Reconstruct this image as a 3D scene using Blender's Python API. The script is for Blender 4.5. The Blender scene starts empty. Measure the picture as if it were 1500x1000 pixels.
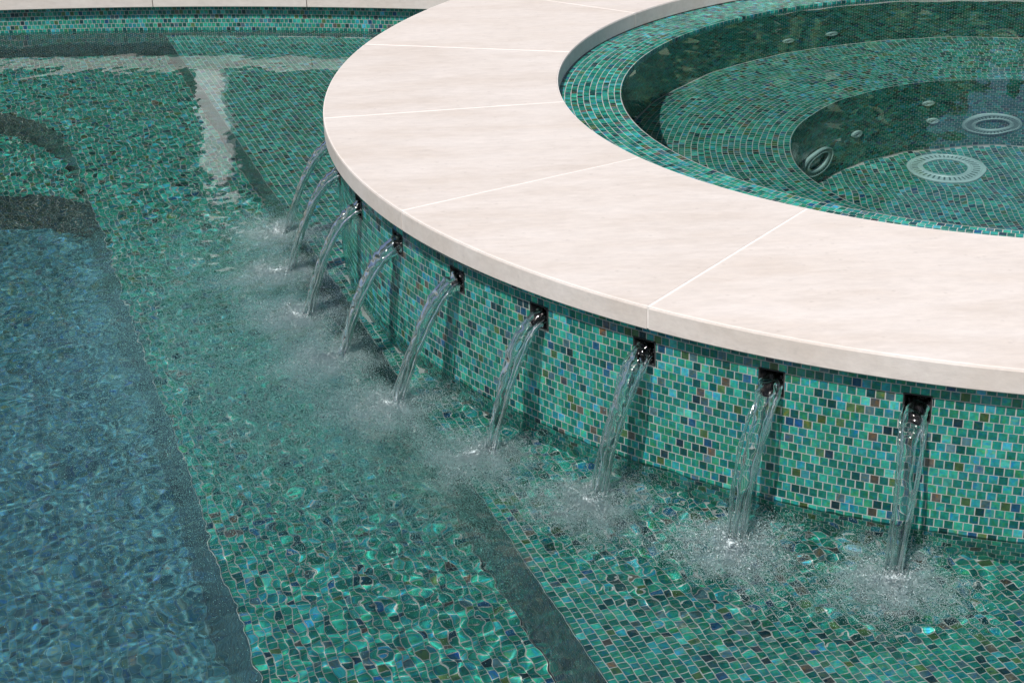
import bpy, math
import numpy as np
from mathutils import Matrix, Vector

scene = bpy.context.scene
COL = scene.collection
rng = np.random.default_rng(7)

# ------------------------------------------------------------------ camera
CAM_H = 1.4134                       # above the pool water, which lies at z = 0
PITCH, ROLL = 0.4319, -0.0332
cam_data = bpy.data.cameras.new('camera')
cam_data.sensor_width = 36.0
cam_data.lens = 36.0 * 2395.7 / 1500.0
cam_data.clip_start = 0.05
cam_data.clip_end = 500.0
cam = bpy.data.objects.new('camera', cam_data)
COL.objects.link(cam)
_fw = np.array([0, math.cos(PITCH), -math.sin(PITCH)])
_up = np.array([0, math.sin(PITCH), math.cos(PITCH)])
_rt = np.array([1.0, 0, 0])
cam_r = _rt * math.cos(ROLL) + _up * math.sin(ROLL)
cam_u = -_rt * math.sin(ROLL) + _up * math.cos(ROLL)
cam.matrix_world = Matrix(((cam_r[0], cam_u[0], -_fw[0], 0),
                           (cam_r[1], cam_u[1], -_fw[1], 0),
                           (cam_r[2], cam_u[2], -_fw[2], CAM_H),
                           (0, 0, 0, 1)))
scene.camera = cam

# ------------------------------------------------------------------ sky and sun
SUN_EL = math.radians(60)
SUN_AZ = math.radians(-117)            # plan angle of the direction towards the sun
sun_dir = Vector((math.cos(SUN_EL) * math.cos(SUN_AZ), math.cos(SUN_EL) * math.sin(SUN_AZ), math.sin(SUN_EL)))
world = bpy.data.worlds.new('World')
scene.world = world
world.use_nodes = True
wn = world.node_tree
sky = wn.nodes.new('ShaderNodeTexSky')
sky.sky_type = 'NISHITA'
sky.sun_disc = False
sky.dust_density = 2.5
sky.sun_elevation = SUN_EL
sky.sun_rotation = math.atan2(sun_dir.x, sun_dir.y)
wn.links.new(sky.outputs[0], wn.nodes['Background'].inputs[0])
wn.nodes['Background'].inputs[1].default_value = 0.085
sun_data = bpy.data.lights.new('sun', 'SUN')
sun_data.energy = 4.8
sun_data.angle = math.radians(0.53)
sun_data.color = (1.0, 0.96, 0.915)
sun_data.cycles.is_caustics_light = True     # sunlight refracts through the water
sun = bpy.data.objects.new('sun', sun_data)
sun.rotation_euler = sun_dir.to_track_quat('Z', 'Y').to_euler()
sun.location = sun_dir * 20
COL.objects.link(sun)

vs = scene.view_settings
vs.view_transform = 'Standard'
vs.look = 'None'
vs.exposure = 0.10
vs.gamma = 1.0
vs.use_curve_mapping = False
cy = scene.cycles
cy.use_denoising = True
cy.max_bounces = 8
cy.transmission_bounces = 8
cy.transparent_max_bounces = 16
cy.sample_clamp_indirect = 6.0
cy.blur_glossy = 0.5

# ------------------------------------------------------------------ dimensions (metres)
C = np.array([1.2842, 3.8608])       # centre of the round spa
R_OUT, R_IN = 1.7158, 1.1506         # stone coping, outer and inner edge
COP_T = 0.0434
COP_Z = 0.3134                       # top of the coping
LEDGE_Z = COP_Z - COP_T              # 0.27
R_WALL = 1.696                       # face of the tiled outer wall
R_LEDGE = 0.998                      # inner edge of the tiled ledge
SPA_WATER = 0.261
R_BENCH, BENCH_Z = 0.572, SPA_WATER - 0.455
FLOOR_Z = SPA_WATER - 1.0
PITCH_T = 0.0154                     # mosaic pitch
TILE = 0.0142
SHELF_Z, STEP_Z, STEP2_Z, DEEP_Z = -0.080, -0.345, -0.58, -0.85
A0 = np.array([0.123, 1.961])        # a point on the edge of the shallow shelf
E1 = np.array([-0.3256, 0.9455])     # along that edge, away from the camera
E2 = np.array([0.9455, 0.3256])      # across it, towards the spa
SCUP_ANG = [-112.48, -120.55, -128.62, -136.69, -144.76, -152.83, -160.9, -168.97, -177.04]
SCUP_HW, SCUP_Z0, SCUP_Z1 = 0.0222, 0.1962, 0.2405
LAND_R = 1.822
def arc_y(x):                        # far wall of the pool
    return 5.875 - 0.08 * (x + 1.85) ** 2

# ------------------------------------------------------------------ helpers
def new_mesh(name, V, F, smooth=False, mat=None):
    V = np.asarray(V, np.float32).reshape(-1, 3)
    me = bpy.data.meshes.new(name)
    if isinstance(F, np.ndarray):
        n, k = F.shape
        me.vertices.add(len(V)); me.vertices.foreach_set('co', V.ravel())
        me.loops.add(n * k); me.loops.foreach_set('vertex_index', F.astype(np.int32).ravel())
        me.polygons.add(n)
        me.polygons.foreach_set('loop_start', np.arange(0, n * k, k, dtype=np.int32))
    else:
        me.from_pydata([tuple(map(float, v)) for v in V], [], F)
    me.polygons.foreach_set('use_smooth', np.full(len(me.polygons), bool(smooth)))
    me.update(calc_edges=True)
    me.validate()
    if mat: me.materials.append(mat)
    return me

def obj(name, me, parent=None, receiver=True):
    o = bpy.data.objects.new(name, me)
    COL.objects.link(o)
    if parent: o.parent = parent
    if me is not None and receiver: o.cycles.is_caustics_receiver = True
    return o

def tag(o, label, cat, group=None):
    o['label'] = label; o['category'] = cat
    if group: o['group'] = group
    return o

def structure(o):
    o['kind'] = 'structure'; return o

def stuff(o):
    o['kind'] = 'stuff'; return o

def empty(name, loc):
    o = bpy.data.objects.new(name, None)
    o.empty_display_size = 0.1
    o.location = loc
    COL.objects.link(o)
    return o

def child_of(o, parent):
    o.parent = parent
    o.matrix_parent_inverse = Matrix.Translation(parent.location).inverted()
    return o

def grid_faces(nu, nv):              # nu rows, nv columns of vertices
    i = np.arange(nu * nv).reshape(nu, nv)
    return np.stack([i[:-1, :-1], i[:-1, 1:], i[1:, 1:], i[1:, :-1]], -1).reshape(-1, 4)

def compact(V, F):
    used = np.unique(F)
    re = np.full(len(V), -1); re[used] = np.arange(len(used))
    return V[used], re[F]

def project(P):
    Q = np.asarray(P, float) - np.array([0, 0, CAM_H])
    w = Q @ _fw
    return np.stack([750 + 2395.7 * (Q @ cam_r) / w, 500 - 2395.7 * (Q @ cam_u) / w, w], -1)

def in_poly(P, poly):
    x, y = P[:, 0], P[:, 1]; ins = np.zeros(len(P), bool)
    for i in range(len(poly)):
        (x1, y1), (x2, y2) = poly[i], poly[i - 1]
        c = ((y1 > y) != (y2 > y)) & (x < (x2 - x1) * (y - y1) / (y2 - y1 + 1e-12) + x1)
        ins ^= c
    return ins

def tiles_mesh(name, c, a, b, n, mat, size=TILE, proud=0.0002, tilt=0.010, width=None):
    """one small bevelled glass tile per row of c; a, b, n are unit axes (width, height, normal)"""
    N = len(c)
    a = np.broadcast_to(a, (N, 3)).astype(float); b = np.broadcast_to(b, (N, 3)).astype(float); n = np.broadcast_to(n, (N, 3)).astype(float)
    jit = rng.normal(0, 0.00018, (N, 2))
    c = c + a * jit[:, :1] + b * jit[:, 1:]
    n2 = n + a * rng.normal(0, tilt, (N, 1)) + b * rng.normal(0, tilt, (N, 1))
    h = size / 2 * rng.uniform(0.975, 1.015, (N, 1)); hb = size / 2 * rng.uniform(0.975, 1.015, (N, 1)); bev = 0.00025
    if width is not None: h = np.asarray(width).reshape(-1, 1) / 2
    V = np.zeros((N, 8, 3))
    for k, (sx, sy) in enumerate(((-1, -1), (1, -1), (1, 1), (-1, 1))):
        V[:, k] = c + a * sx * h + b * sy * hb - n * 0.0012
        off = a * sx * (h - bev) + b * sy * (hb - bev)
        tz = -((off * (n2 - n)).sum(1, keepdims=True))
        V[:, k + 4] = c + off + n * (proud + tz)
    base = np.array([[4, 5, 6, 7], [0, 1, 5, 4], [1, 2, 6, 5], [2, 3, 7, 6], [3, 0, 4, 7]])
    F = (np.arange(N)[:, None, None] * 8 + base[None]).reshape(-1, 4)
    return new_mesh(name, V.reshape(-1, 3), F, mat=mat)

# ------------------------------------------------------------------ materials
def new_mat(name):
    m = bpy.data.materials.new(name); m.use_nodes = True
    return m, m.node_tree.nodes, m.node_tree.links, m.node_tree.nodes['Principled BSDF']

def srgb(r, g, b):
    f = lambda v: ((v / 255 + 0.055) / 1.055) ** 2.4 if v > 10 else v / 255 / 12.92
    return (f(r), f(g), f(b), 1)

JADE = [(.20, (34, 126, 110)), (.17, (40, 136, 119)), (.10, (46, 148, 130)), (.15, (28, 114, 101)),
        (.11, (23, 98, 90)), (.06, (40, 132, 136)), (.045, (20, 70, 70)), (.03, (68, 100, 64)),
        (.014, (82, 80, 72)), (.012, (32, 82, 112)), (.04, (66, 160, 148)), (.03, (70, 104, 110)),
        (.04, (36, 118, 94)), (.02, (28, 54, 62)), (.025, (60, 148, 156))]

def tile_material(name, source, palette, gain=1.0, mul=(1, 1, 1), rough=0.14, mixwith=None, mix=0.0):
    m, N, L, P = new_mat(name)
    if source == 'island':
        g = N.new('ShaderNodeNewGeometry'); rnd = g.outputs['Random Per Island']
    else:
        g = N.new('ShaderNodeObjectInfo'); rnd = g.outputs['Random']
    ramp = N.new('ShaderNodeValToRGB'); cr = ramp.color_ramp; cr.interpolation = 'CONSTANT'
    tot = sum(w for w, _ in palette); acc = 0
    for i, (w, c) in enumerate(palette):
        col = srgb(*c); col = [min(1, col[k] * mul[k] * gain) for k in range(3)]
        if mixwith: col = [col[k] * (1 - mix) + mixwith[k] * mix for k in range(3)]
        e = cr.elements[i] if i < 2 else cr.elements.new(acc / tot)
        e.position = acc / tot; e.color = (*col, 1)
        acc += w
    L.new(rnd, ramp.inputs[0])
    wn_ = N.new('ShaderNodeTexWhiteNoise'); wn_.noise_dimensions = '1D'
    L.new(rnd, wn_.inputs['W'])
    # brightness of the tile as a whole, and the cloudy streaks in the glass
    mr = N.new('ShaderNodeMapRange'); mr.inputs[3].default_value = 0.56; mr.inputs[4].default_value = 1.12
    L.new(wn_.outputs['Value'], mr.inputs[0])
    tc = N.new('ShaderNodeTexCoord')
    gp = N.new('ShaderNodeNewGeometry')
    nz = N.new('ShaderNodeTexNoise'); nz.inputs['Scale'].default_value = 140; nz.inputs['Detail'].default_value = 3
    L.new(gp.outputs['Position'], nz.inputs['Vector'])
    mr2 = N.new('ShaderNodeMapRange'); mr2.inputs[1].default_value = .3; mr2.inputs[2].default_value = .7
    mr2.inputs[3].default_value = 0.72; mr2.inputs[4].default_value = 1.25
    L.new(nz.outputs['Fac'], mr2.inputs[0])
    mm = N.new('ShaderNodeMath'); mm.operation = 'MULTIPLY'
    L.new(mr.outputs[0], mm.inputs[0]); L.new(mr2.outputs[0], mm.inputs[1])
    vm = N.new('ShaderNodeVectorMath'); vm.operation = 'SCALE'
    nb = N.new('ShaderNodeTexNoise'); nb.inputs['Scale'].default_value = 95; nb.inputs['Detail'].default_value = 2; nb.inputs['Distortion'].default_value = 1.2
    L.new(gp.outputs['Position'], nb.inputs['Vector'])
    irr = N.new('ShaderNodeValToRGB'); ie = irr.color_ramp.elements
    ie[0].position = .30; ie[0].color = (.55, .80, 1.55, 1); ie[1].position = .70; ie[1].color = (1.9, 1.08, .60, 1)
    e_ = ie.new(.44); e_.color = (.95, 1.0, 1.05, 1); e_ = ie.new(.56); e_.color = (1.0, 1.0, 1.0, 1)
    L.new(nb.outputs['Fac'], irr.inputs[0])
    tint_ = N.new('ShaderNodeVectorMath'); tint_.operation = 'MULTIPLY'
    L.new(ramp.outputs[0], tint_.inputs[0]); L.new(irr.outputs[0], tint_.inputs[1])
    L.new(tint_.outputs[0], vm.inputs[0]); L.new(mm.outputs[0], vm.inputs['Scale'])
    L.new(vm.outputs[0], P.inputs['Base Color'])
    P.inputs['Roughness'].default_value = rough
    P.inputs['IOR'].default_value = 1.5
    return m

M_TILE = tile_material('glass_mosaic', 'island', JADE)
M_TILE1 = tile_material('glass_mosaic_single', 'object', JADE)
M_TILE_DEEP = tile_material('glass_mosaic_deep_tint', 'island', JADE, 1.0, (1.2, .8, 1.2), mixwith=(.070, .158, .180), mix=.70)  # blue of the deep water painted into the tile colour
M_TILE_SHADED = tile_material('glass_mosaic_shaded', 'island', JADE, .9, mixwith=(.085, .105, .11), mix=.82)  # same mosaic, underwater shade and grey sky sheen put into its colour

def grout_material():
    m, N, L, P = new_mat('grout')
    gp = N.new('ShaderNodeNewGeometry')
    nz = N.new('ShaderNodeTexNoise'); nz.inputs['Scale'].default_value = 35; nz.inputs['Detail'].default_value = 6
    L.new(gp.outputs['Position'], nz.inputs['Vector'])
    r = N.new('ShaderNodeValToRGB')
    r.color_ramp.elements[0].position = .3; r.color_ramp.elements[0].color = (.29, .29, .278, 1)
    r.color_ramp.elements[1].position = .7; r.color_ramp.elements[1].color = (.40, .392, .376, 1)
    L.new(nz.outputs['Fac'], r.inputs[0]); L.new(r.outputs[0], P.inputs['Base Color'])
    P.inputs['Roughness'].default_value = .8
    return m
M_GROUT = grout_material()
M_GROUT_DEEP = None

def stone_material(name, tint=(1, 1, 1)):
    m, N, L, P = new_mat(name)
    tc = N.new('ShaderNodeNewGeometry')
    oi = N.new('ShaderNodeObjectInfo')
    off = N.new('ShaderNodeVectorMath'); off.operation = 'ADD'
    sc_ = N.new('ShaderNodeVectorMath'); sc_.operation = 'SCALE'; sc_.inputs['Scale'].default_value = 37
    cmb = N.new('ShaderNodeCombineXYZ')
    for i in range(3): L.new(oi.outputs['Random'], cmb.inputs[i])
    L.new(cmb.outputs[0], sc_.inputs[0]); L.new(tc.outputs['Position'], off.inputs[0]); L.new(sc_.outputs[0], off.inputs[1])
    mp = N.new('ShaderNodeMapping'); mp.inputs['Scale'].default_value = (1.0, 3.2, 3.0)
    L.new(off.outputs[0], mp.inputs[0])
    n1 = N.new('ShaderNodeTexNoise'); n1.inputs['Scale'].default_value = 3.2; n1.inputs['Detail'].default_value = 7; n1.inputs['Roughness'].default_value = .62
    L.new(mp.outputs[0], n1.inputs['Vector'])
    n2 = N.new('ShaderNodeTexNoise'); n2.inputs['Scale'].default_value = 26; n2.inputs['Detail'].default_value = 6; n2.inputs['Roughness'].default_value = .7
    L.new(mp.outputs[0], n2.inputs['Vector'])
    r = N.new('ShaderNodeValToRGB')
    els = r.color_ramp.elements
    els[0].position = .33; els[0].color = (.545 * tint[0], .485 * tint[1], .438 * tint[2], 1)
    els[1].position = .67; els[1].color = (.612 * tint[0], .562 * tint[1], .527 * tint[2], 1)
    e = els.new(.5); e.color = (.582 * tint[0], .528 * tint[1], .488 * tint[2], 1)
    L.new(n1.outputs['Fac'], r.inputs[0])
    mr = N.new('ShaderNodeMapRange'); mr.inputs[1].default_value = .3; mr.inputs[2].default_value = .7
    mr.inputs[3].default_value = .90; mr.inputs[4].default_value = 1.05
    L.new(n2.outputs['Fac'], mr.inputs[0])
    sm = N.new('ShaderNodeMapRange'); sm.inputs[3].default_value = .95; sm.inputs[4].default_value = 1.035
    L.new(oi.outputs['Random'], sm.inputs[0])
    # small pits and shell marks of the limestone
    vo = N.new('ShaderNodeTexVoronoi'); vo.inputs['Scale'].default_value = 30
    L.new(off.outputs[0], vo.inputs['Vector'])
    pit = N.new('ShaderNodeMapRange'); pit.inputs[1].default_value = .04; pit.inputs[2].default_value = .16
    pit.inputs[3].default_value = .90; pit.inputs[4].default_value = 1
    L.new(vo.outputs['Distance'], pit.inputs[0])
    m1 = N.new('ShaderNodeMath'); m1.operation = 'MULTIPLY'; L.new(mr.outputs[0], m1.inputs[0]); L.new(sm.outputs[0], m1.inputs[1])
    m2 = N.new('ShaderNodeMath'); m2.operation = 'MULTIPLY'; L.new(m1.outputs[0], m2.inputs[0]); L.new(pit.outputs[0], m2.inputs[1])
    v = N.new('ShaderNodeVectorMath'); v.operation = 'SCALE'
    L.new(r.outputs[0], v.inputs[0]); L.new(m2.outputs[0], v.inputs['Scale']); L.new(v.outputs[0], P.inputs['Base Color'])
    P.inputs['Roughness'].default_value = .55
    P.inputs['Specular IOR Level'].default_value = .35
    bp = N.new('ShaderNodeBump'); bp.inputs['Strength'].default_value = .25; bp.inputs['Distance'].default_value = .002
    L.new(n2.outputs['Fac'], bp.inputs['Height']); L.new(bp.outputs[0], P.inputs['Normal'])
    return m
M_STONE = stone_material('limestone')

def plain(name, col, rough=.5, metallic=0.0):
    m, N, L, P = new_mat(name)
    gp = N.new('ShaderNodeNewGeometry')
    nz = N.new('ShaderNodeTexNoise'); nz.inputs['Scale'].default_value = 60; nz.inputs['Detail'].default_value = 4
    L.new(gp.outputs['Position'], nz.inputs['Vector'])
    mx = N.new('ShaderNodeMapRange'); mx.inputs[3].default_value = .85; mx.inputs[4].default_value = 1.15
    L.new(nz.outputs['Fac'], mx.inputs[0])
    v = N.new('ShaderNodeVectorMath'); v.operation = 'SCALE'; v.inputs[0].default_value = col
    L.new(mx.outputs[0], v.inputs['Scale']); L.new(v.outputs[0], P.inputs['Base Color'])
    P.inputs['Roughness'].default_value = rough; P.inputs['Metallic'].default_value = metallic
    return m
M_JOINT = plain('joint_mortar', (.68, .64, .61), .8)
M_DARK = plain('scupper_lining', (.010, .012, .013), .7)
M_PLASTIC = plain('white_plastic', (.34, .46, .45), .4)
M_SLOT = plain('grating_slot', (.05, .11, .10), .6)
M_POST = plain('painted_post', (.84, .84, .83), .5)
M_CONC = plain('concrete', (.35, .34, .32), .8)

def water_material(name, col):
    m, N, L, P = new_mat(name)
    P.inputs['Base Color'].default_value = (*col, 1)
    P.inputs['Transmission Weight'].default_value = 1.0
    P.inputs['Roughness'].default_value = 0.0
    P.inputs['IOR'].default_value = 1.333
    return m
M_WATER = water_material('pool_water', (.86, 1.0, .995))
M_SPAWATER = water_material('spa_water', (.78, 1.0, .965))
M_JET = water_material('falling_water', (.97, 1.0, 1.0))
M_JET.node_tree.nodes['Principled BSDF'].inputs['Roughness'].default_value = .08

def foam_material(name='air_bubbles', col=(.80, .92, .93)):
    m, N, L, P = new_mat(name)
    P.inputs['Base Color'].default_value = (*col, 1)
    P.inputs['Roughness'].default_value = .35
    return m
M_FOAM = foam_material()
M_HAZE = foam_material('fine_bubbles', (.44, .86, .80))

# ------------------------------------------------------------------ pool shell
def e_frame(P):
    d = P - A0
    return d @ E1, d @ E2

LOW_W = 29 * PITCH_T                 # width of the lower step
LOW_EDGE = [tuple(A0 - LOW_W * E2 + k * E1) for k in (-2.2, 2.0, 2.85)] + [ (-1.31, 4.76), (-1.40, 4.95), (-1.50, 5.10), (-1.62, 5.20), (-1.80, 5.26), (-2.2, 5.28), (-4.4, 5.05)]
STEP2_EDGE = [(-1.225, 4.54), (-1.30, 4.61), (-1.42, 4.645), (-1.60, 4.65), (-2.2, 4.63), (-4.4, 4.4)]
POLY_LOW = LOW_EDGE + [(-4.4, 7.0), (5.0, 7.0), (5.0, -1.0), (LOW_EDGE[0][0], -1.0)]
POLY_S2 = STEP2_EDGE + [(-4.4, 5.05), (-2.2, 5.28), (-1.80, 5.26), (-1.62, 5.20), (-1.50, 5.10), (-1.40, 4.95), (-1.31, 4.76)]

def bed(name, z, keep, step=0.05, x0=-4.4, x1=3.4, y0=0.2, y1=6.1):
    xs = np.arange(x0, x1 + step, step); ys = np.arange(y0, y1 + step, step)
    X, Y = np.meshgrid(xs, ys)
    V = np.stack([X, Y, np.full_like(X, z)], -1).reshape(-1, 3)
    F = grid_faces(len(ys), len(xs))
    cen = V[F].mean(1)[:, :2]
    F = F[keep(cen) & (np.hypot(*(cen - C).T) > 1.30)]
    V, F = compact(V, F)
    return new_mesh(name, V, F, mat=M_GROUT)

def bed_cells(name, c, z, mat):
    h = PITCH_T / 2 + .0002
    V = np.stack([c + EA * sx * h + EB * sy * h for sx, sy in ((-1, -1), (1, -1), (1, 1), (-1, 1))], 1); V[:, :, 2] = z
    F = np.arange(len(c) * 4).reshape(-1, 4)
    return new_mesh(name, V.reshape(-1, 3), F, mat=mat)

def bed_e(name, z, e2lo, e2hi, e1lo, e1hi, step=0.05):   # sheet aligned with the shelf edge
    u = np.linspace(e1lo, e1hi, int((e1hi - e1lo) / step) + 1); v = np.linspace(e2lo, e2hi, int((e2hi - e2lo) / step) + 1)
    U, W = np.meshgrid(u, v)
    XY = A0 + U[..., None] * E1 + W[..., None] * E2
    V = np.concatenate([XY, np.full(U.shape + (1,), z)], -1).reshape(-1, 3)
    F = grid_faces(len(v), len(u))
    cen = V[F].mean(1)[:, :2]
    F = F[(np.hypot(*(cen - C).T) > 1.30) & (cen[:, 1] < arc_y(cen[:, 0]) + .15) & (cen[:, 1] > .15)]
    V, F = compact(V, F[:, ::-1])
    return new_mesh(name, V, F, mat=M_GROUT)

def floor_tiles(e1lo, e1hi, e2lo, e2hi, z):
    i = np.arange(math.floor(e2lo / PITCH_T), math.ceil(e2hi / PITCH_T))
    j = np.arange(math.floor(e1lo / PITCH_T), math.ceil(e1hi / PITCH_T))
    I, J = np.meshgrid(i, j, indexing='ij')
    e2 = (I + .5) * PITCH_T; e1 = (J + .5 * (I % 2)) * PITCH_T
    XY = (A0 + e1[..., None] * E1 + e2[..., None] * E2).reshape(-1, 2)
    return np.concatenate([XY, np.full((len(XY), 1), z)], 1), e2.reshape(-1)

UPZ = np.array([0, 0, 1.0])
EA = np.array([E1[0], E1[1], 0]); EB = np.array([-E2[0], -E2[1], 0])   # EA x EB = +z

def ok_floor(c):
    return (np.hypot(*(c[:, :2] - C).T) > R_WALL - .002) & (c[:, 1] < arc_y(c[:, 0]) - .004) & (c[:, 1] > .4)

def frame_mask(c, m=130):
    q = project(c)
    return (q[:, 0] > -m) & (q[:, 0] < 1500 + m) & (q[:, 1] > -m) & (q[:, 1] < 1000 + 1.6 * m)

SINGLE = tiles_mesh('tile', np.zeros((1, 3)), np.array([1., 0, 0]), np.array([0, 1., 0]), UPZ, M_TILE1, tilt=0)
def single_tiles(c, a, b, n, parent, wide=1.0):
    for k in range(len(c)):
        o = bpy.data.objects.new('tile', SINGLE); COL.objects.link(o)
        t = rng.normal(0, .009, 2)
        nn = n[k] + a[k] * t[0] + b[k] * t[1]; nn /= np.linalg.norm(nn)
        aa = a[k] - nn * (a[k] @ nn); aa /= np.linalg.norm(aa); bb = np.cross(nn, aa)
        s = rng.uniform(.975, 1.02, 2) * (wide, 1)
        M = Matrix(((aa[0] * s[0], bb[0] * s[1], nn[0], c[k][0]), (aa[1] * s[0], bb[1] * s[1], nn[1], c[k][1]), (aa[2] * s[0], bb[2] * s[1], nn[2], c[k][2]), (0, 0, 0, 1)))
        o.parent = parent
        o.matrix_parent_inverse = parent.matrix_world.inverted() if parent.type == 'MESH' else Matrix.Identity(4)
        o.matrix_world = M
        o.cycles.is_caustics_receiver = True

def split_single(c, ok, count=300):
    q = project(c)
    inside = ok & (q[:, 0] > 8) & (q[:, 0] < 1492) & (q[:, 1] > 8) & (q[:, 1] < 992)
    d = np.where(inside, q[:, 2], 1e9)
    idx = np.argsort(d)[:count]
    m = np.zeros(len(c), bool); m[idx] = True
    return m

# shallow shelf beside the spa
shelf = structure(obj('pool_shelf', bed_e('pool_shelf', SHELF_Z - .0016, 0.0, 3.6, -2.2, 4.3)))
c, e2 = floor_tiles(-2.0, 4.3, 0.0, 3.4, SHELF_Z - .0014)
c = c[ok_floor(c) & (e2 > 0) & (frame_mask(c))]
m = split_single(c, np.hypot(*(c[:, :2] - C).T) > R_WALL + .02)
n_ = int(m.sum())
single_tiles(c[m], np.tile(EA, (n_, 1)), np.tile(EB, (n_, 1)), np.tile(UPZ, (n_, 1)), shelf)
stuff(obj('floor_tiles', tiles_mesh('floor_tiles', c[~m], EA, EB, UPZ, M_TILE), shelf))

# lower, broader step in front of it
c, e2 = floor_tiles(-2.0, 4.6, -3.0, 0.0, STEP_Z - .0014)
c = c[ok_floor(c) & (e2 < .001) & in_poly(c[:, :2], POLY_LOW) & frame_mask(c, 300)]
low = structure(obj('pool_step', bed_cells('pool_step', c, STEP_Z - .0016, M_GROUT)))
c = c[frame_mask(c)]
stuff(obj('floor_tiles', tiles_mesh('floor_tiles', c, EA, EB, UPZ, M_TILE), low))

# rounded step in the far corner
c, e2 = floor_tiles(-2.0, 4.8, -3.6, 0.0, STEP2_Z - .0014)
c = c[ok_floor(c) & in_poly(c[:, :2], POLY_S2) & frame_mask(c, 300)]
s2 = structure(obj('corner_step', bed_cells('corner_step', c, STEP2_Z - .0016, M_GROUT)))
stuff(obj('floor_tiles', tiles_mesh('floor_tiles', c, EA, EB, UPZ, M_TILE), s2))

# deep floor
me = bed('pool_floor', DEEP_Z - .0016, lambda p: p[:, 0] < 1e9, .1); me.materials[0] = plain('deep_grout_tint', (.066, .146, .166), .7)  # grout carries the painted water blue as well
deep = structure(obj('pool_floor', me))
c, e2 = floor_tiles(-2.0, 5.2, -4.2, -.30, DEEP_Z - .0014)
c = c[ok_floor(c) & ~in_poly(c[:, :2], POLY_S2) & frame_mask(c, 260) & (c[:, 0] < .2)]
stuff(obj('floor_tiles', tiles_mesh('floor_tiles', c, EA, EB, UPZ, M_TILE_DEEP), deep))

# upright faces: a path in plan, rows of tiles from ztop down to zbot; the face looks to the left of the path
def densify(path, step):
    out = [np.array(path[0], float)]
    for a, b in zip(path[:-1], path[1:]):
        a = np.array(a, float); b = np.array(b, float); n = max(1, int(np.linalg.norm(b - a) / step))
        out += [a + (b - a) * k / n for k in range(1, n + 1)]
    return np.array(out)

def smooth_path(path, it=2):
    p = np.array(path, float)
    for _ in range(it):
        q = [p[0]]
        for a, b in zip(p[:-1], p[1:]): q += [a * .75 + b * .25, a * .25 + b * .75]
        q.append(p[-1]); p = np.array(q)
    return p

def face_tiles(path, ztop, zbot, keep=None):
    seg = np.linalg.norm(np.diff(path, axis=0), axis=1); s = np.concatenate([[0], np.cumsum(seg)])
    rows = np.arange(int(round((ztop - zbot) / PITCH_T)))
    cs, As, Ns = [], [], []
    for rr in rows:
        z = ztop - (rr + .5) * PITCH_T
        ss = np.arange(.5 * PITCH_T + (rr % 2) * PITCH_T / 2, s[-1], PITCH_T)
        x = np.interp(ss, s, path[:, 0]); y = np.interp(ss, s, path[:, 1])
        k = np.clip(np.searchsorted(s, ss) - 1, 0, len(seg) - 1)
        t = (path[k + 1] - path[k]) / seg[k][:, None]
        cs.append(np.stack([x, y, np.full(len(ss), z)], 1)); As.append(np.concatenate([t, np.zeros((len(ss), 1))], 1))
        Ns.append(np.stack([-t[:, 1], t[:, 0], np.zeros(len(ss))], 1))
    c, a, n = map(np.concatenate, (cs, As, Ns))
    if keep is not None:
        k = keep(c); c, a, n = c[k], a[k], n[k]
    return c, -a, n                    # (-a) x z = n

def face_body(name, path, ztop, zbot, back=.0016):
    t = np.gradient(path, axis=0); t /= np.linalg.norm(t, axis=1)[:, None]
    n = np.stack([-t[:, 1], t[:, 0]], 1); p = path - n * back
    V = np.concatenate([np.c_[p, np.full(len(p), ztop)], np.c_[p, np.full(len(p), zbot)]])
    return new_mesh(name, V, grid_faces(2, len(p)), mat=M_GROUT)

BZ = UPZ
def riser(path, ztop, zbot, parent, mat, keep=None):
    r = obj('riser', face_body('riser', path, ztop - .0012, zbot), parent)
    c, a, n = face_tiles(path, ztop, zbot, keep)
    stuff(obj('riser_tiles', tiles_mesh('riser_tiles', c - n * .0014, a, BZ, n, mat), r))

p1 = np.array([A0 - 2.0 * E1, A0 + 4.2 * E1])
_k = lambda c: (c[:, 1] < arc_y(c[:, 0])) & (c[:, 1] > .4) & frame_mask(c, 200)
riser(densify(p1, .1), SHELF_Z, STEP_Z, shelf, M_TILE_SHADED, _k)
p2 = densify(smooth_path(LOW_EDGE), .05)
riser(p2, STEP_Z, DEEP_Z, low, M_TILE_SHADED, _k)
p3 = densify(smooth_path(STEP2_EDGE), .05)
riser(p3, STEP2_Z, DEEP_Z, s2, M_TILE_SHADED, _k)

# far wall of the pool with its own coping
xs = np.linspace(1.6, -4.4, 90)
far_path = np.stack([xs, arc_y(xs)], 1)
far_path = far_path[np.hypot(*(far_path - C).T) > 1.55]
far_path = far_path[far_path[:, 0] < 1.0]
far_wall = empty('pool_wall', (-1.4, 5.86, DEEP_Z))
tag(far_wall, 'curved far wall of the pool, green mosaic under a cream stone coping', 'pool wall')
bpy.context.view_layer.update()
fb = child_of(obj('wall_body', face_body('wall_body', far_path, .088, DEEP_Z)), far_wall)
c, a, n = face_tiles(far_path, .088, DEEP_Z, lambda c: frame_mask(c, 160) & (np.hypot(*(c[:, :2] - C).T) > R_WALL))
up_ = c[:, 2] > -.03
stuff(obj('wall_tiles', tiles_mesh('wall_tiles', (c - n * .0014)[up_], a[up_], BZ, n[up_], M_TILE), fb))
stuff(obj('lower_wall_tiles', tiles_mesh('lower_wall_tiles', (c - n * .0014)[~up_], a[~up_], BZ, n[~up_], M_TILE_SHADED), fb))  # same wall under water, its shade painted into the tile colour

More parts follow.
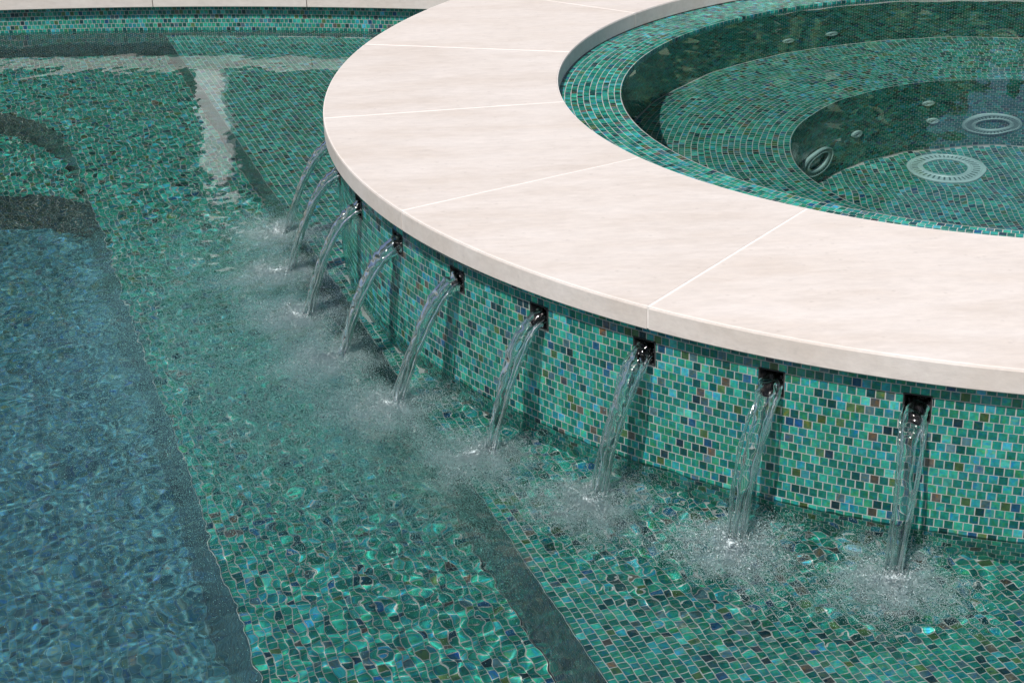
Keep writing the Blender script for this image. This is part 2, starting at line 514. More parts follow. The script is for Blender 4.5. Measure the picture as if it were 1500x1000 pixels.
def slab_solid(name, inner, outer, z0, z1, mat, r=.005):
    """a flat stone between two plan curves with eased edges all round"""
    k = len(inner)
    def ring(off, z):
        i2 = inner + (outer - inner) / np.linalg.norm(outer - inner, axis=1)[:, None] * off
        o2 = outer - (outer - inner) / np.linalg.norm(outer - inner, axis=1)[:, None] * off
        L_ = np.concatenate([i2, o2[::-1]])
        # ease the two short ends as well
        d = (i2[1] - i2[0]); d /= np.linalg.norm(d); L_[0] += d * off * .35
        d = (o2[1] - o2[0]); d /= np.linalg.norm(d); L_[-1] += d * off * .35
        d = (i2[-2] - i2[-1]); d /= np.linalg.norm(d); L_[k - 1] += d * off * .35
        d = (o2[-2] - o2[-1]); d /= np.linalg.norm(d); L_[k] += d * off * .35
        return np.c_[L_, np.full(len(L_), z)]
    prof = [(r * .5, z0), (0, z0 + r * .5), (0, z1 - r), (r * .3, z1 - r * .3), (r, z1)]
    V = np.concatenate([ring(o, z) for o, z in prof]); m_ = 2 * k
    F = []
    for i in range(len(prof) - 1):
        for j in range(m_):
            a_, b_ = i * m_ + j, i * m_ + (j + 1) % m_
            F.append((a_, b_, b_ + m_, a_ + m_))
    t = (len(prof) - 1) * m_
    for j in range(k - 1):
        F.append((t + j, t + j + 1, t + m_ - 2 - j, t + m_ - 1 - j))
        F.append((j + 1, j, m_ - 1 - j, m_ - 2 - j))
    me = new_mesh(name, V, F, smooth=False, mat=mat)
    return me

def fix_normals(me):
    import bmesh
    b = bmesh.new(); b.from_mesh(me); bmesh.ops.recalc_face_normals(b, faces=b.faces); b.to_mesh(me); b.free()
    return me

DECK_Z = .138
far_joints = [.95, .40, -.16, -.68, -1.24, -1.80, -2.37, -2.95, -3.55, -4.2]
def far_curve(xa, xb, off, k=9):
    x = np.linspace(xa, xb, k); y = arc_y(x); t = np.stack([np.ones(k), -.16 * (x + 1.85)], 1); t /= np.linalg.norm(t, axis=1)[:, None]
    return np.stack([x, y], 1) + np.stack([-t[:, 1], t[:, 0]], 1) * off
for xa, xb in zip(far_joints[:-1], far_joints[1:]):
    me = fix_normals(slab_solid('coping_slab', far_curve(xb + .0016, xa - .0016, -.022), far_curve(xb + .0016, xa - .0016, .36), .088, DECK_Z, M_STONE))
    if np.hypot(*(far_curve(xb, xa, .1)[4] - C)) < 1.75: continue
    child_of(obj('coping_slab', me), far_wall)
# mortar bed that shows in the joints between the stones
me = face_body('mortar', far_curve(-.1, -4.2, -.014, 40), DECK_Z - .004, .089)
child_of(obj('mortar', me, None), far_wall).data.materials[0] = M_JOINT

# deck all round the pool
def deck_sheet():
    xs = np.concatenate([[-60, -20, -8], np.arange(-4.4, 3.61, .1), [8, 20, 60]])
    Vs, Fs, n0 = [], [], 0
    tcol = np.concatenate([[.34, .36, .40], np.linspace(.5, 6, 40), [20, 80]])
    X = np.repeat(xs[:, None], len(tcol), 1)
    base = arc_y(np.clip(xs, -4.4, 3.4))
    Y = base[:, None] + tcol[None]
    V = np.stack([X, Y, np.full_like(X, DECK_Z - .004)], -1).reshape(-1, 3)
    F = grid_faces(len(xs), len(tcol)); cen = V[F].mean(1)[:, :2]
    F = F[np.hypot(*(cen - C).T) > 1.4][:, ::-1]
    V, F = compact(V, F); Vs.append(V); Fs.append(F); n0 = len(V)
    for (xa, xb, ya, yb) in ((-60, -4.4, -40, 5.7), (3.4, 60, -40, 3.75), (-4.4, 3.4, -40, .2)):
        gx = np.linspace(xa, xb, 12); gy = np.linspace(ya, yb, 12); X, Y = np.meshgrid(gx, gy)
        V = np.stack([X, Y, np.full_like(X, DECK_Z - .004)], -1).reshape(-1, 3)
        Vs.append(V); Fs.append(grid_faces(12, 12) + n0); n0 += len(V)
    return np.concatenate(Vs), np.concatenate(Fs)
V, F = deck_sheet()
structure(obj('deck', new_mesh('deck', V, F, mat=M_STONE)))
# the three pool sides outside the picture
for nm, pts in (('pool_side', [(-4.4, 5.6), (-4.4, .2)]), ('pool_side', [(-4.4, .2), (3.4, .2)]), ('pool_side', [(3.4, .2), (3.4, 4.2)])):
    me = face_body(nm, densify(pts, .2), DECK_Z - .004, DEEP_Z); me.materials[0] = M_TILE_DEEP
    structure(obj(nm, me))

# ------------------------------------------------------------------ the raised spa
spa = empty('raised_spa', (C[0], C[1], SHELF_Z))
tag(spa, 'round raised spa clad in green glass mosaic with a wide cream stone rim', 'spa')
bpy.context.view_layer.update()

def pol(r, deg):
    a = np.radians(deg); return np.stack([C[0] + r * np.cos(a), C[1] + r * np.sin(a)], -1)

def cyl_mesh(name, r, z0, z1, mat, outward=True, n=360):
    a = np.linspace(0, 360, n + 1); p = pol(r, a)
    V = np.concatenate([np.c_[p, np.full(n + 1, z0)], np.c_[p, np.full(n + 1, z1)]])
    F = grid_faces(2, n + 1)
    return new_mesh(name, V, F if outward else F[:, ::-1], smooth=True, mat=mat)

def ring_mesh(name, r0, r1, z, mat, n=360):
    a = np.linspace(0, 360, n + 1); V = np.concatenate([np.c_[pol(r0, a), np.full(n + 1, z)], np.c_[pol(r1, a), np.full(n + 1, z)]])
    return new_mesh(name, V, grid_faces(2, n + 1)[:, ::-1], mat=mat)

# outer wall: grout drum with an opening for every scupper
def drum():
    da = 360 / 1440; a = np.arange(1441) * da - 180
    hw = math.degrees(SCUP_HW / R_WALL)
    aa = np.unique(np.concatenate([a] + [[s - hw, s + hw] for s in SCUP_ANG]))
    mid = (aa[:-1] + aa[1:]) / 2
    openm = np.zeros(len(mid), bool)
    for s in SCUP_ANG: openm |= np.abs(mid - s) < hw
    zs = [LEDGE_Z - .001, SCUP_Z1, SCUP_Z0, -.2, -.45]
    p = pol(R_WALL - .0016, aa)
    V = np.concatenate([np.c_[p, np.full(len(p), z)] for z in zs])
    F = grid_faces(len(zs), len(p)); band = np.repeat(np.arange(len(zs) - 1), len(mid)); sec = np.tile(np.arange(len(mid)), len(zs) - 1)
    F = F[~((band == 1) & openm[sec])]
    return V, F[:, ::-1]
V, F = drum()
wall = child_of(obj('outer_wall', new_mesh('outer_wall', V, F, mat=M_GROUT)), spa)
bpy.context.view_layer.update()

PITCH_H = 0.0154
TILE_H = PITCH_H - .0012
ncol = int(round(2 * math.pi * R_WALL / PITCH_H))
cs, as_, ns = [], [], []
ZROW0 = LEDGE_Z - .0012
for rr in range(int((LEDGE_Z + .36) / PITCH_T)):
    ang = np.radians((np.arange(ncol) + .5 * (rr % 2)) * 360 / ncol)
    z = ZROW0 - (rr + .5) * PITCH_T
    n = np.stack([np.cos(ang), np.sin(ang), 0 * ang], 1)
    cs.append(np.c_[C + n[:, :2] * (R_WALL - .0014), np.full(ncol, z)]); ns.append(n)
    as_.append(np.stack([-np.sin(ang), np.cos(ang), 0 * ang], 1))
c, a, n = map(np.concatenate, (cs, as_, ns))
deg = np.degrees(np.arctan2(n[:, 1], n[:, 0]))
hole = np.zeros(len(c), bool); cut_c, cut_a, cut_n, cut_w = [], [], [], []
for s in SCUP_ANG:
    d = np.radians((deg - s + 180) % 360 - 180) * R_WALL
    row = (c[:, 2] > SCUP_Z0 - .004) & (c[:, 2] < SCUP_Z1 + .004)
    over = row & (np.abs(d) < SCUP_HW + .0005 + TILE_H / 2)
    hole |= over
    for q in np.nonzero(over)[0]:                      # tiles cut to the edge of the opening
        w_ = abs(d[q]) + TILE_H / 2 - SCUP_HW - .0008
        if w_ < .002: continue
        mid_ = (abs(d[q]) + TILE_H / 2 + SCUP_HW + .0008) / 2 * np.sign(d[q])
        cut_c.append(c[q] + a[q] * (mid_ - d[q])); cut_a.append(a[q]); cut_n.append(n[q]); cut_w.append(w_)
e1c, e2c = e_frame(c[:, :2])
keep = ~hole & ((c[:, 2] > SHELF_Z - .01) | (e2c < .2)) & (c[:, 1] < 5.6) & ((deg < -40) | (deg > 120))
c, a, n = c[keep], a[keep], n[keep]
facing = ((np.array([0, 0, CAM_H]) - c) * n).sum(1) > 0
m = split_single(c, facing & (c[:, 2] > .015) & (c[:, 2] < LEDGE_Z - .035))
single_tiles(c[m], a[m], np.tile(BZ, (int(m.sum()), 1)), n[m], wall, TILE_H / TILE)
o = stuff(obj('wall_tiles', tiles_mesh('wall_tiles', c[~m], a[~m], BZ, n[~m], M_TILE, width=TILE_H * rng.uniform(.975, 1.012, int((~m).sum())))))
o.parent = wall; o.matrix_parent_inverse = wall.matrix_world.inverted()

def under(o, parent):
    o.parent = parent; o.matrix_parent_inverse = parent.matrix_world.inverted(); return o
under(stuff(obj('cut_tiles', tiles_mesh('cut_tiles', np.array(cut_c), np.array(cut_a), BZ, np.array(cut_n), M_TILE, width=cut_w))), wall)

# scuppers: dark lined boxes set into the wall
def scupper_mesh(deg):
    a = math.radians(deg); rad = np.array([math.cos(a), math.sin(a), 0]); tan = np.array([-math.sin(a), math.cos(a), 0])
    o = np.array([C[0], C[1], 0]); t = .0028
    def P(r, s, z): return o + rad * r + tan * s + UPZ * z
    V, F = [], []
    def loop(r, g, hw=SCUP_HW):
        return [P(r, -hw + g, SCUP_Z0 + g), P(r, hw - g, SCUP_Z0 + g), P(r, hw - g, SCUP_Z1 - g), P(r, -hw + g, SCUP_Z1 - g)]
    rings = [loop(R_WALL - .03, -.0005), loop(R_WALL + .0002, -.0005), loop(R_WALL + .0005, .0001), loop(R_WALL + .0005, .0012), loop(R_WALL - .001, .0018), loop(R_WALL - .09, .0018)]
    for l in rings: V += l
    for i in range(len(rings) - 1):
        for j in range(4):
            F.append((i * 4 + j, i * 4 + (j + 1) % 4, i * 4 + 4 + (j + 1) % 4, i * 4 + 4 + j))
    k = (len(rings) - 1) * 4; F.append((k, k + 1, k + 2, k + 3))
    return fix_normals(new_mesh('scupper', V, F, mat=M_DARK))
for s in SCUP_ANG:
    under(obj('scupper', scupper_mesh(s)), spa)

# stone rim: sixteen slabs
J0 = -172.95
for k in range(16):
    a0 = J0 + k * 22.5; a1 = a0 + 22.5; g0 = math.degrees(.0019 / R_OUT)
    aa = np.linspace(a0 + g0, a1 - g0, 28)
    me = fix_normals(slab_solid('coping_slab', pol(R_IN, aa), pol(R_OUT, aa), LEDGE_Z, COP_Z, M_STONE, r=.0045))
    under(obj('coping_slab', me), spa)
ring = obj('joint_mortar', None)
aa = np.linspace(0, 360, 241)
V = np.concatenate([np.c_[pol(R_IN + .0012, aa), np.full(241, LEDGE_Z + .003)], np.c_[pol(R_IN + .0012, aa), np.full(241, COP_Z - .0009)],
                    np.c_[pol(R_OUT - .0012, aa), np.full(241, COP_Z - .0009)], np.c_[pol(R_OUT - .0012, aa), np.full(241, LEDGE_Z + .003)]])
bpy.data.objects.remove(ring)
under(obj('joint_mortar', fix_normals(new_mesh('joint_mortar', V, grid_faces(4, 241), mat=M_JOINT))), spa)

# ledge, inner wall, bench, well and floor
def ring_tiles(r0, r1, z, seed):
    g = np.random.default_rng(seed); nr = max(1, int(round((r1 - r0) / PITCH_T))); dr = (r1 - r0) / nr
    cs, as_, bs = [], [], []
    for i in range(nr):
        r = r0 + (i + .5) * dr; k = int(round(2 * math.pi * r / PITCH_T)); a = (np.arange(k) + g.random()) * 2 * math.pi / k
        cs.append(np.stack([C[0] + r * np.cos(a), C[1] + r * np.sin(a), np.full(k, z)], 1))
        as_.append(np.stack([np.cos(a), np.sin(a), 0 * a], 1)); bs.append(np.stack([-np.sin(a), np.cos(a), 0 * a], 1))
    return map(np.concatenate, (cs, as_, bs))

def cyl_tiles(r, ztop, zbot):
    k = int(round(2 * math.pi * r / PITCH_T)); cs, as_, ns = [], [], []
    for rr in range(int(round((ztop - zbot) / PITCH_T))):
        a = (np.arange(k) + .5 * (rr % 2)) * 2 * math.pi / k; z = ztop - (rr + .5) * PITCH_T
        n = np.stack([-np.cos(a), -np.sin(a), 0 * a], 1)
        cs.append(np.c_[C - n[:, :2] * (r + .0014), np.full(k, z)]); ns.append(n); as_.append(np.stack([np.sin(a), -np.cos(a), 0 * a], 1))
    return map(np.concatenate, (cs, as_, ns))

vis = lambda c: c[:, 0] < C[0] + .75
def add_ring(name, r0, r1, z, seed):
    p = under(obj(name, ring_mesh(name, r0 - .001, r1 + .004, z - .0016, M_GROUT)), spa)
    bpy.context.view_layer.update()
    c, a, b = ring_tiles(r0, r1, z - .0014, seed); k = vis(c)
    under(stuff(obj(name + '_tiles', tiles_mesh(name + '_tiles', c[k], a[k], b[k], UPZ, M_TILE))), p)
def add_cyl(name, r, ztop, zbot):
    p = under(obj(name, cyl_mesh(name, r + .0016, zbot - .01, ztop - .0012, M_GROUT, outward=True)), spa)
    bpy.context.view_layer.update()
    c, a, n = cyl_tiles(r, ztop, zbot); k = vis(c) & (((np.array([0, -.6, CAM_H]) - c) * n).sum(1) > -.2)
    under(stuff(obj(name + '_tiles', tiles_mesh(name + '_tiles', c[k], a[k], BZ, n[k], M_TILE))), p)
add_ring('ledge', R_LEDGE, R_IN + .0005, LEDGE_Z - .0005, 1)
add_cyl('inner_wall', R_LEDGE - .004, LEDGE_Z - .001, BENCH_Z)
add_ring('bench', R_BENCH, R_LEDGE - .006, BENCH_Z, 2)
add_cyl('well_wall', R_BENCH - .004, BENCH_Z - .001, FLOOR_Z)
p = under(obj('well_floor', ring_mesh('well_floor', .0005, R_BENCH, FLOOR_Z - .0016, M_GROUT)), spa)
bpy.context.view_layer.update()
g = (np.arange(-40, 41)) * PITCH_T
I, J = np.meshgrid(g, g, indexing='ij'); J = J + (np.arange(81) % 2)[:, None] * PITCH_T / 2
c = np.stack([C[0] + I, C[1] + J, np.full_like(I, FLOOR_Z - .0014)], -1).reshape(-1, 3)
c = c[np.hypot(*(c[:, :2] - C).T) < R_BENCH - .006]
under(stuff(obj('well_floor_tiles', tiles_mesh('well_floor_tiles', c, np.array([0, 1., 0]), np.array([-1., 0, 0]), UPZ, M_TILE))), p)

# fittings: ring-shaped drain covers and small jets
def lathe(prof, n, mat, name):
    a = np.linspace(0, 2 * math.pi, n, endpoint=False); V = []
    for r, z in prof: V += [(r * math.cos(t), r * math.sin(t), z) for t in a]
    F = []
    for i in range(len(prof) - 1):
        for j in range(n): F.append((i * n + j, i * n + (j + 1) % n, (i + 1) * n + (j + 1) % n, (i + 1) * n + j))
    return fix_normals(new_mesh(name, V, F, smooth=False, mat=mat))

def place(o, pos, normal, parent):
    q = Vector(normal).to_track_quat('Z', 'Y')
    o.matrix_world = Matrix.Translation(Vector(pos)) @ q.to_matrix().to_4x4()
    mw = o.matrix_world.copy(); o.parent = parent; o.matrix_parent_inverse = parent.matrix_world.inverted(); o.matrix_world = mw
    return o

def drain(pos, normal, R):
    frame = lathe([(R * .58, 0.0), (R * .58, .010), (R * .66, .012), (R * .70, .009), (R * .88, .009), (R * .92, .012), (R, .009), (R, 0)], 64, M_PLASTIC, 'drain_cover')
    o = place(obj('drain_cover', frame), pos, normal, spa)
    V, F = [], []
    for k in range(40):               # slots of the grating
        a = 2 * math.pi * k / 40
        for (r, s) in ((.71, -.022), (.87, -.022), (.87, .022), (.71, .022)):
            V.append((R * (r * math.cos(a) - s * math.sin(a)), R * (r * math.sin(a) + s * math.cos(a)), .0105))
        F.append((4 * k, 4 * k + 1, 4 * k + 2, 4 * k + 3))
    bpy.context.view_layer.update()
    s = obj('grating', new_mesh('grating', V, F, mat=M_SLOT)); s.matrix_world = o.matrix_world
    s.parent = o; s.matrix_parent_inverse = o.matrix_world.inverted(); s.matrix_world = o.matrix_world
drain((C[0] - .072, C[1] + .420, FLOOR_Z), (0, 0, 1), .108)

def wall_fit(r, deg, z, kind, R):
    a = math.radians(deg); pos = (C[0] + r * math.cos(a), C[1] + r * math.sin(a), z); n = (-math.cos(a), -math.sin(a), 0)
    if kind == 'drain': drain(pos, n, R)
    else:
        me = lathe([(R * .35, .001), (R * .4, .006), (R * .55, .004), (R * .85, .006), (R, .004), (R, -.002)], 24, M_PLASTIC, 'spa_jet')
        place(obj('spa_jet', me), pos, n, spa)
RW2 = R_BENCH - .006
FIT_DRAINS = [(RW2, 142, SPA_WATER - .83, .085), (RW2, 81.2, SPA_WATER - .825, .083)]
for r, d, z, R in FIT_DRAINS: wall_fit(r, d, z, 'drain', R)
for d, z in ((123.5, .775), (100, .635), (98.4, .78), (153.3, .805)): wall_fit(RW2, d, SPA_WATER - z, 'jet', .019)
for d in (116.2, 107.5): wall_fit(R_LEDGE - .006, d, SPA_WATER - .33, 'jet', .020)

# ------------------------------------------------------------------ water
LAND = [pol(LAND_R, s + rng.normal(0, .25)) for s in SCUP_ANG]
LAND = np.array(LAND)

def wave_set(X, Y, lam0, lam1, n, seed, dirs=None):
    g = np.random.default_rng(seed); Z = np.zeros_like(X)
    for _ in range(n):
        lam = math.exp(g.uniform(math.log(lam0), math.log(lam1))); a = g.uniform(0, 2 * math.pi) if dirs is None else g.normal(*dirs); ph = g.uniform(0, 6.283)
        Z += lam / 6.2832 * np.sin(6.2832 / lam * (X * math.cos(a) + Y * math.sin(a)) + ph)
    return Z * math.sqrt(2.0 / n)      # unit rms slope

def pool_height(X, Y):
    e1 = (X - A0[0]) * E1[0] + (Y - A0[1]) * E1[1]; e2 = (X - A0[0]) * E2[0] + (Y - A0[1]) * E2[1]
    near = np.zeros_like(X); mid = np.zeros_like(X); shelfe = np.zeros_like(X); rings = np.zeros_like(X)
    g = np.random.default_rng(3)
    for k, (lx, ly) in enumerate(LAND):
        r = np.hypot(X - lx, Y - ly)
        if k < 5: shelfe += np.exp(-(r / .27) ** 1.7)
        near += np.exp(-(r / .13) ** 2); mid += np.exp(-(r / .38) ** 1.6)
        for lam, amp in ((.034, .040), (.050, .040)):
            rings += amp * lam / 6.2832 * np.sin(6.2832 * r / lam + g.uniform(0, 6.28)) * np.exp(-r / .22) * np.clip(r / .05, 0, 1)
    near = np.clip(near, 0, 1.2); mid = np.clip(mid, 0, 1.6)
    leftw = 1 / (1 + np.exp((e2 + .05) / .08))          # open water beyond the shelf is livelier
    far_calm = 1 / (1 + np.exp((Y - 5.35) / .14)) * .85 + .15
    right_calm = 1 / (1 + np.exp((X - .62 - .25 * (2.2 - Y)) / .12))
    deepw = 1 / (1 + np.exp((e2 + .50) / .06)) * (1 / (1 + np.exp((Y - 4.5) / .1)))
    Z = wave_set(X, Y, .10, .30, 40, 11) * (.008 + .011 * leftw * far_calm * (1 - .5 * deepw) + .005 * mid)
    Z += wave_set(X, Y, .034, .060, 60, 12) * (.0065 * (1 - .7 * deepw) + .011 * leftw * far_calm * (1 - .85 * deepw) + .008 * mid * (.35 + .65 * right_calm) * (1 - .6 * deepw) + .008 * near)
    Z += wave_set(X, Y, .020, .030, 70, 13) * (.010 * near + .005 * np.clip(mid, 0, 1) * (.4 + .6 * right_calm) * (1 - .8 * deepw) + .014 * leftw * far_calm * (1 - .5 * deepw))
    onshelf = 1 / (1 + np.exp(-(e2 - .02) / .015)) * np.clip(shelfe, 0, 1.2)      # shallow, churned water beside the streams
    Z += wave_set(X, Y, .022, .040, 70, 14) * .075 * onshelf + wave_set(X, Y, .045, .09, 40, 15) * .035 * onshelf
    rings *= (.3 + 1.1 * np.clip(onshelf, 0, 1)) * (1 - .8 * deepw)
    return Z + rings

def axis(fine0, fine1, df, lo, hi, coarse):
    return np.unique(np.round(np.concatenate([np.arange(lo, fine0, coarse), np.arange(fine0, fine1, df), np.arange(fine1, hi + coarse / 2, coarse)]), 5))
xs = axis(-2.0, 1.30, .0049, -4.4, 3.4, .05)
ys = np.concatenate([np.arange(.2, 1.8, .05), np.arange(1.8, 3.4, .0047), np.arange(3.4, 4.4, .0062), np.arange(4.4, 6.0, .009)])
X, Y = np.meshgrid(xs, ys)
Z = pool_height(X, Y)
V = np.stack([X, Y, Z], -1).reshape(-1, 3)
F = grid_faces(len(ys), len(xs))
cen = V[F].mean(1)
k = (np.hypot(*(cen[:, :2] - C).T) > R_WALL - .03) & (cen[:, 1] < arc_y(cen[:, 0]) + .02)
V, F = compact(V, F[k])
pw = structure(obj('pool_water', new_mesh('pool_water', V, F, smooth=True, mat=M_WATER), receiver=False))
pw.cycles.is_caustics_caster = True

nr, na = 90, 480
rr = np.linspace(.002, R_LEDGE - .002, nr); aa = np.linspace(0, 2 * math.pi, na + 1)
Rg, Ag = np.meshgrid(rr, aa, indexing='ij')
X, Y = C[0] + Rg * np.cos(Ag), C[1] + Rg * np.sin(Ag)
Z = SPA_WATER + wave_set(X, Y, .08, .35, 24, 21) * .006
V = np.stack([X, Y, Z], -1).reshape(-1, 3)
sw = structure(obj('spa_water', new_mesh('spa_water', V, grid_faces(nr, na + 1)[:, ::-1], smooth=True, mat=M_SPAWATER), receiver=False))
sw.cycles.is_caustics_caster = True

# ------------------------------------------------------------------ falling water, splashes
OCT_V = np.array([[1, 1, 1], [-1, -1, 1], [-1, 1, -1], [1, -1, -1]], float) / 1.3
OCT_F = np.array([[0, 2, 1], [0, 1, 3], [0, 3, 2], [1, 2, 3]])
def blobs(name, c, r, mat):
    N = len(c)
    V = (c[:, None, :] + OCT_V[None] * r[:, None, None]).reshape(-1, 3)
    F = (np.arange(N)[:, None, None] * 4 + OCT_F[None]).reshape(-1, 3)
    return new_mesh(name, V, F, smooth=True, mat=mat)

def ico():
    import bmesh
    b = bmesh.new(); bmesh.ops.create_icosphere(b, subdivisions=2, radius=1)
    V = np.array([v.co[:] for v in b.verts]); F = np.array([[v.index for v in f.verts] for f in b.faces]); b.free(); return V, F
ICO_V, ICO_F = ico()
def drops(name, c, r, stretch):
    N = len(c); S = np.stack([r, r, r * stretch], 1)
    V = (c[:, None, :] + ICO_V[None] * S[:, None, :]).reshape(-1, 3)
    F = (np.arange(N)[:, None, None] * len(ICO_V) + ICO_F[None]).reshape(-1, 3)
    return new_mesh(name, V, F, smooth=True, mat=M_JET)

def tube(path, tan, rad, up_half, side_half, lobes, seed, n=28):
    """closed lumpy strand of water along path; elliptical section, lobed and rippled"""
    g = np.random.default_rng(seed); K = len(path)
    th = np.linspace(0, 2 * math.pi, n, endpoint=False); s = np.linspace(0, 1, K)
    R = np.ones((K, n)); cx = np.sign(np.cos(th)) * np.abs(np.cos(th)) ** .72; sx = np.sign(np.sin(th)) * np.abs(np.sin(th)) ** .72
    for _ in range(lobes):
        m_ = g.integers(2, 5); tw = g.normal(0, 1.6); fr = g.uniform(14, 40)
        R += g.uniform(.02, .05) * (.5 + s[:, None]) * np.sin(m_ * th[None] + tw * s[:, None] * 6.28 + g.uniform(0, 6.28)) * (.6 + .4 * np.sin(fr * s[:, None] + g.uniform(0, 6.28)))
    for _ in range(10):                # fine bead-like ripples that catch the sun
        R += g.uniform(.025, .065) * np.sin(g.uniform(30, 120) * s[:, None] + g.integers(-4, 5) * th[None] + g.uniform(0, 6.28)) * (.35 + .65 * np.sin(g.uniform(5, 14) * s[:, None] + g.uniform(0, 6.28)) ** 2)
    b = np.cross(tan, np.broadcast_to(rad, tan.shape)); b /= np.linalg.norm(b, axis=1)[:, None]
    nn = np.cross(b, tan)
    V = path[:, None] + b[:, None] * (cx[None] * R * side_half[:, None])[..., None] + nn[:, None] * (sx[None] * R * up_half[:, None])[..., None]
    F = []
    i = np.arange(K * n).reshape(K, n); i2 = np.roll(i, -1, 1)
    F = np.stack([i[:-1], i2[:-1], i2[1:], i[1:]], -1).reshape(-1, 4).tolist()
    F.append(list(range(n))[::-1]); F.append([(K - 1) * n + q for q in range(n)])
    return V.reshape(-1, 3), F

def cloud_mesh(seed, N=80000):
    g = np.random.default_rng(seed)
    th = g.uniform(0, 6.283, N); rr = np.abs(np.sqrt(g.random(N)) * 1.10 + g.normal(0, .38, N))
    lob = 1 + .15 * np.sin(2 * th + g.uniform(0, 6)) + .20 * np.sin(3 * th + g.uniform(0, 6)) + .14 * np.sin(7 * th + g.uniform(0, 6))
    # the churned water gathers the bubbles in clots
    x, y = .088 * rr * lob * np.cos(th), .088 * rr * lob * np.sin(th)
    cl = wave_set(x, y, .02, .07, 30, seed + 5) / .0071
    keep = g.random(N) < .50 + .50 / (1 + np.exp(-1.8 * cl))
    z = -.003 - np.abs(g.normal(0, .017, N)); z = np.maximum(z, -.072)
    z = np.where(g.random(N) < .05 * np.exp(-.7 * rr * rr), g.uniform(.0003, .0015, N), z)          # a little froth on top
    c = np.stack([x, y, z], 1)[keep]
    return blobs('bubbles', c, np.exp(g.normal(math.log(.00046), .30, len(c))), M_FOAM)
def haze_mesh(seed, N=150000):
    g = np.random.default_rng(seed)
    x = np.abs(g.normal(0, .27, N)) - .06; y = g.normal(0, .13, N) * (1 + .8 * np.clip(x, 0, 1))
    cl = wave_set(x, y, .06, .25, 30, seed + 5) / .022
    keep = g.random(N) < .45 + .55 / (1 + np.exp(-2 * cl))
    z = -.006 - .31 * g.random(N) ** 1.4
    c = np.stack([x, y, z], 1)[keep]
    return blobs('bubble_haze', c, np.exp(g.normal(math.log(.00047), .3, len(c))), M_HAZE)
CLOUDS = [cloud_mesh(401), cloud_mesh(402)]
HAZE = haze_mesh(403)

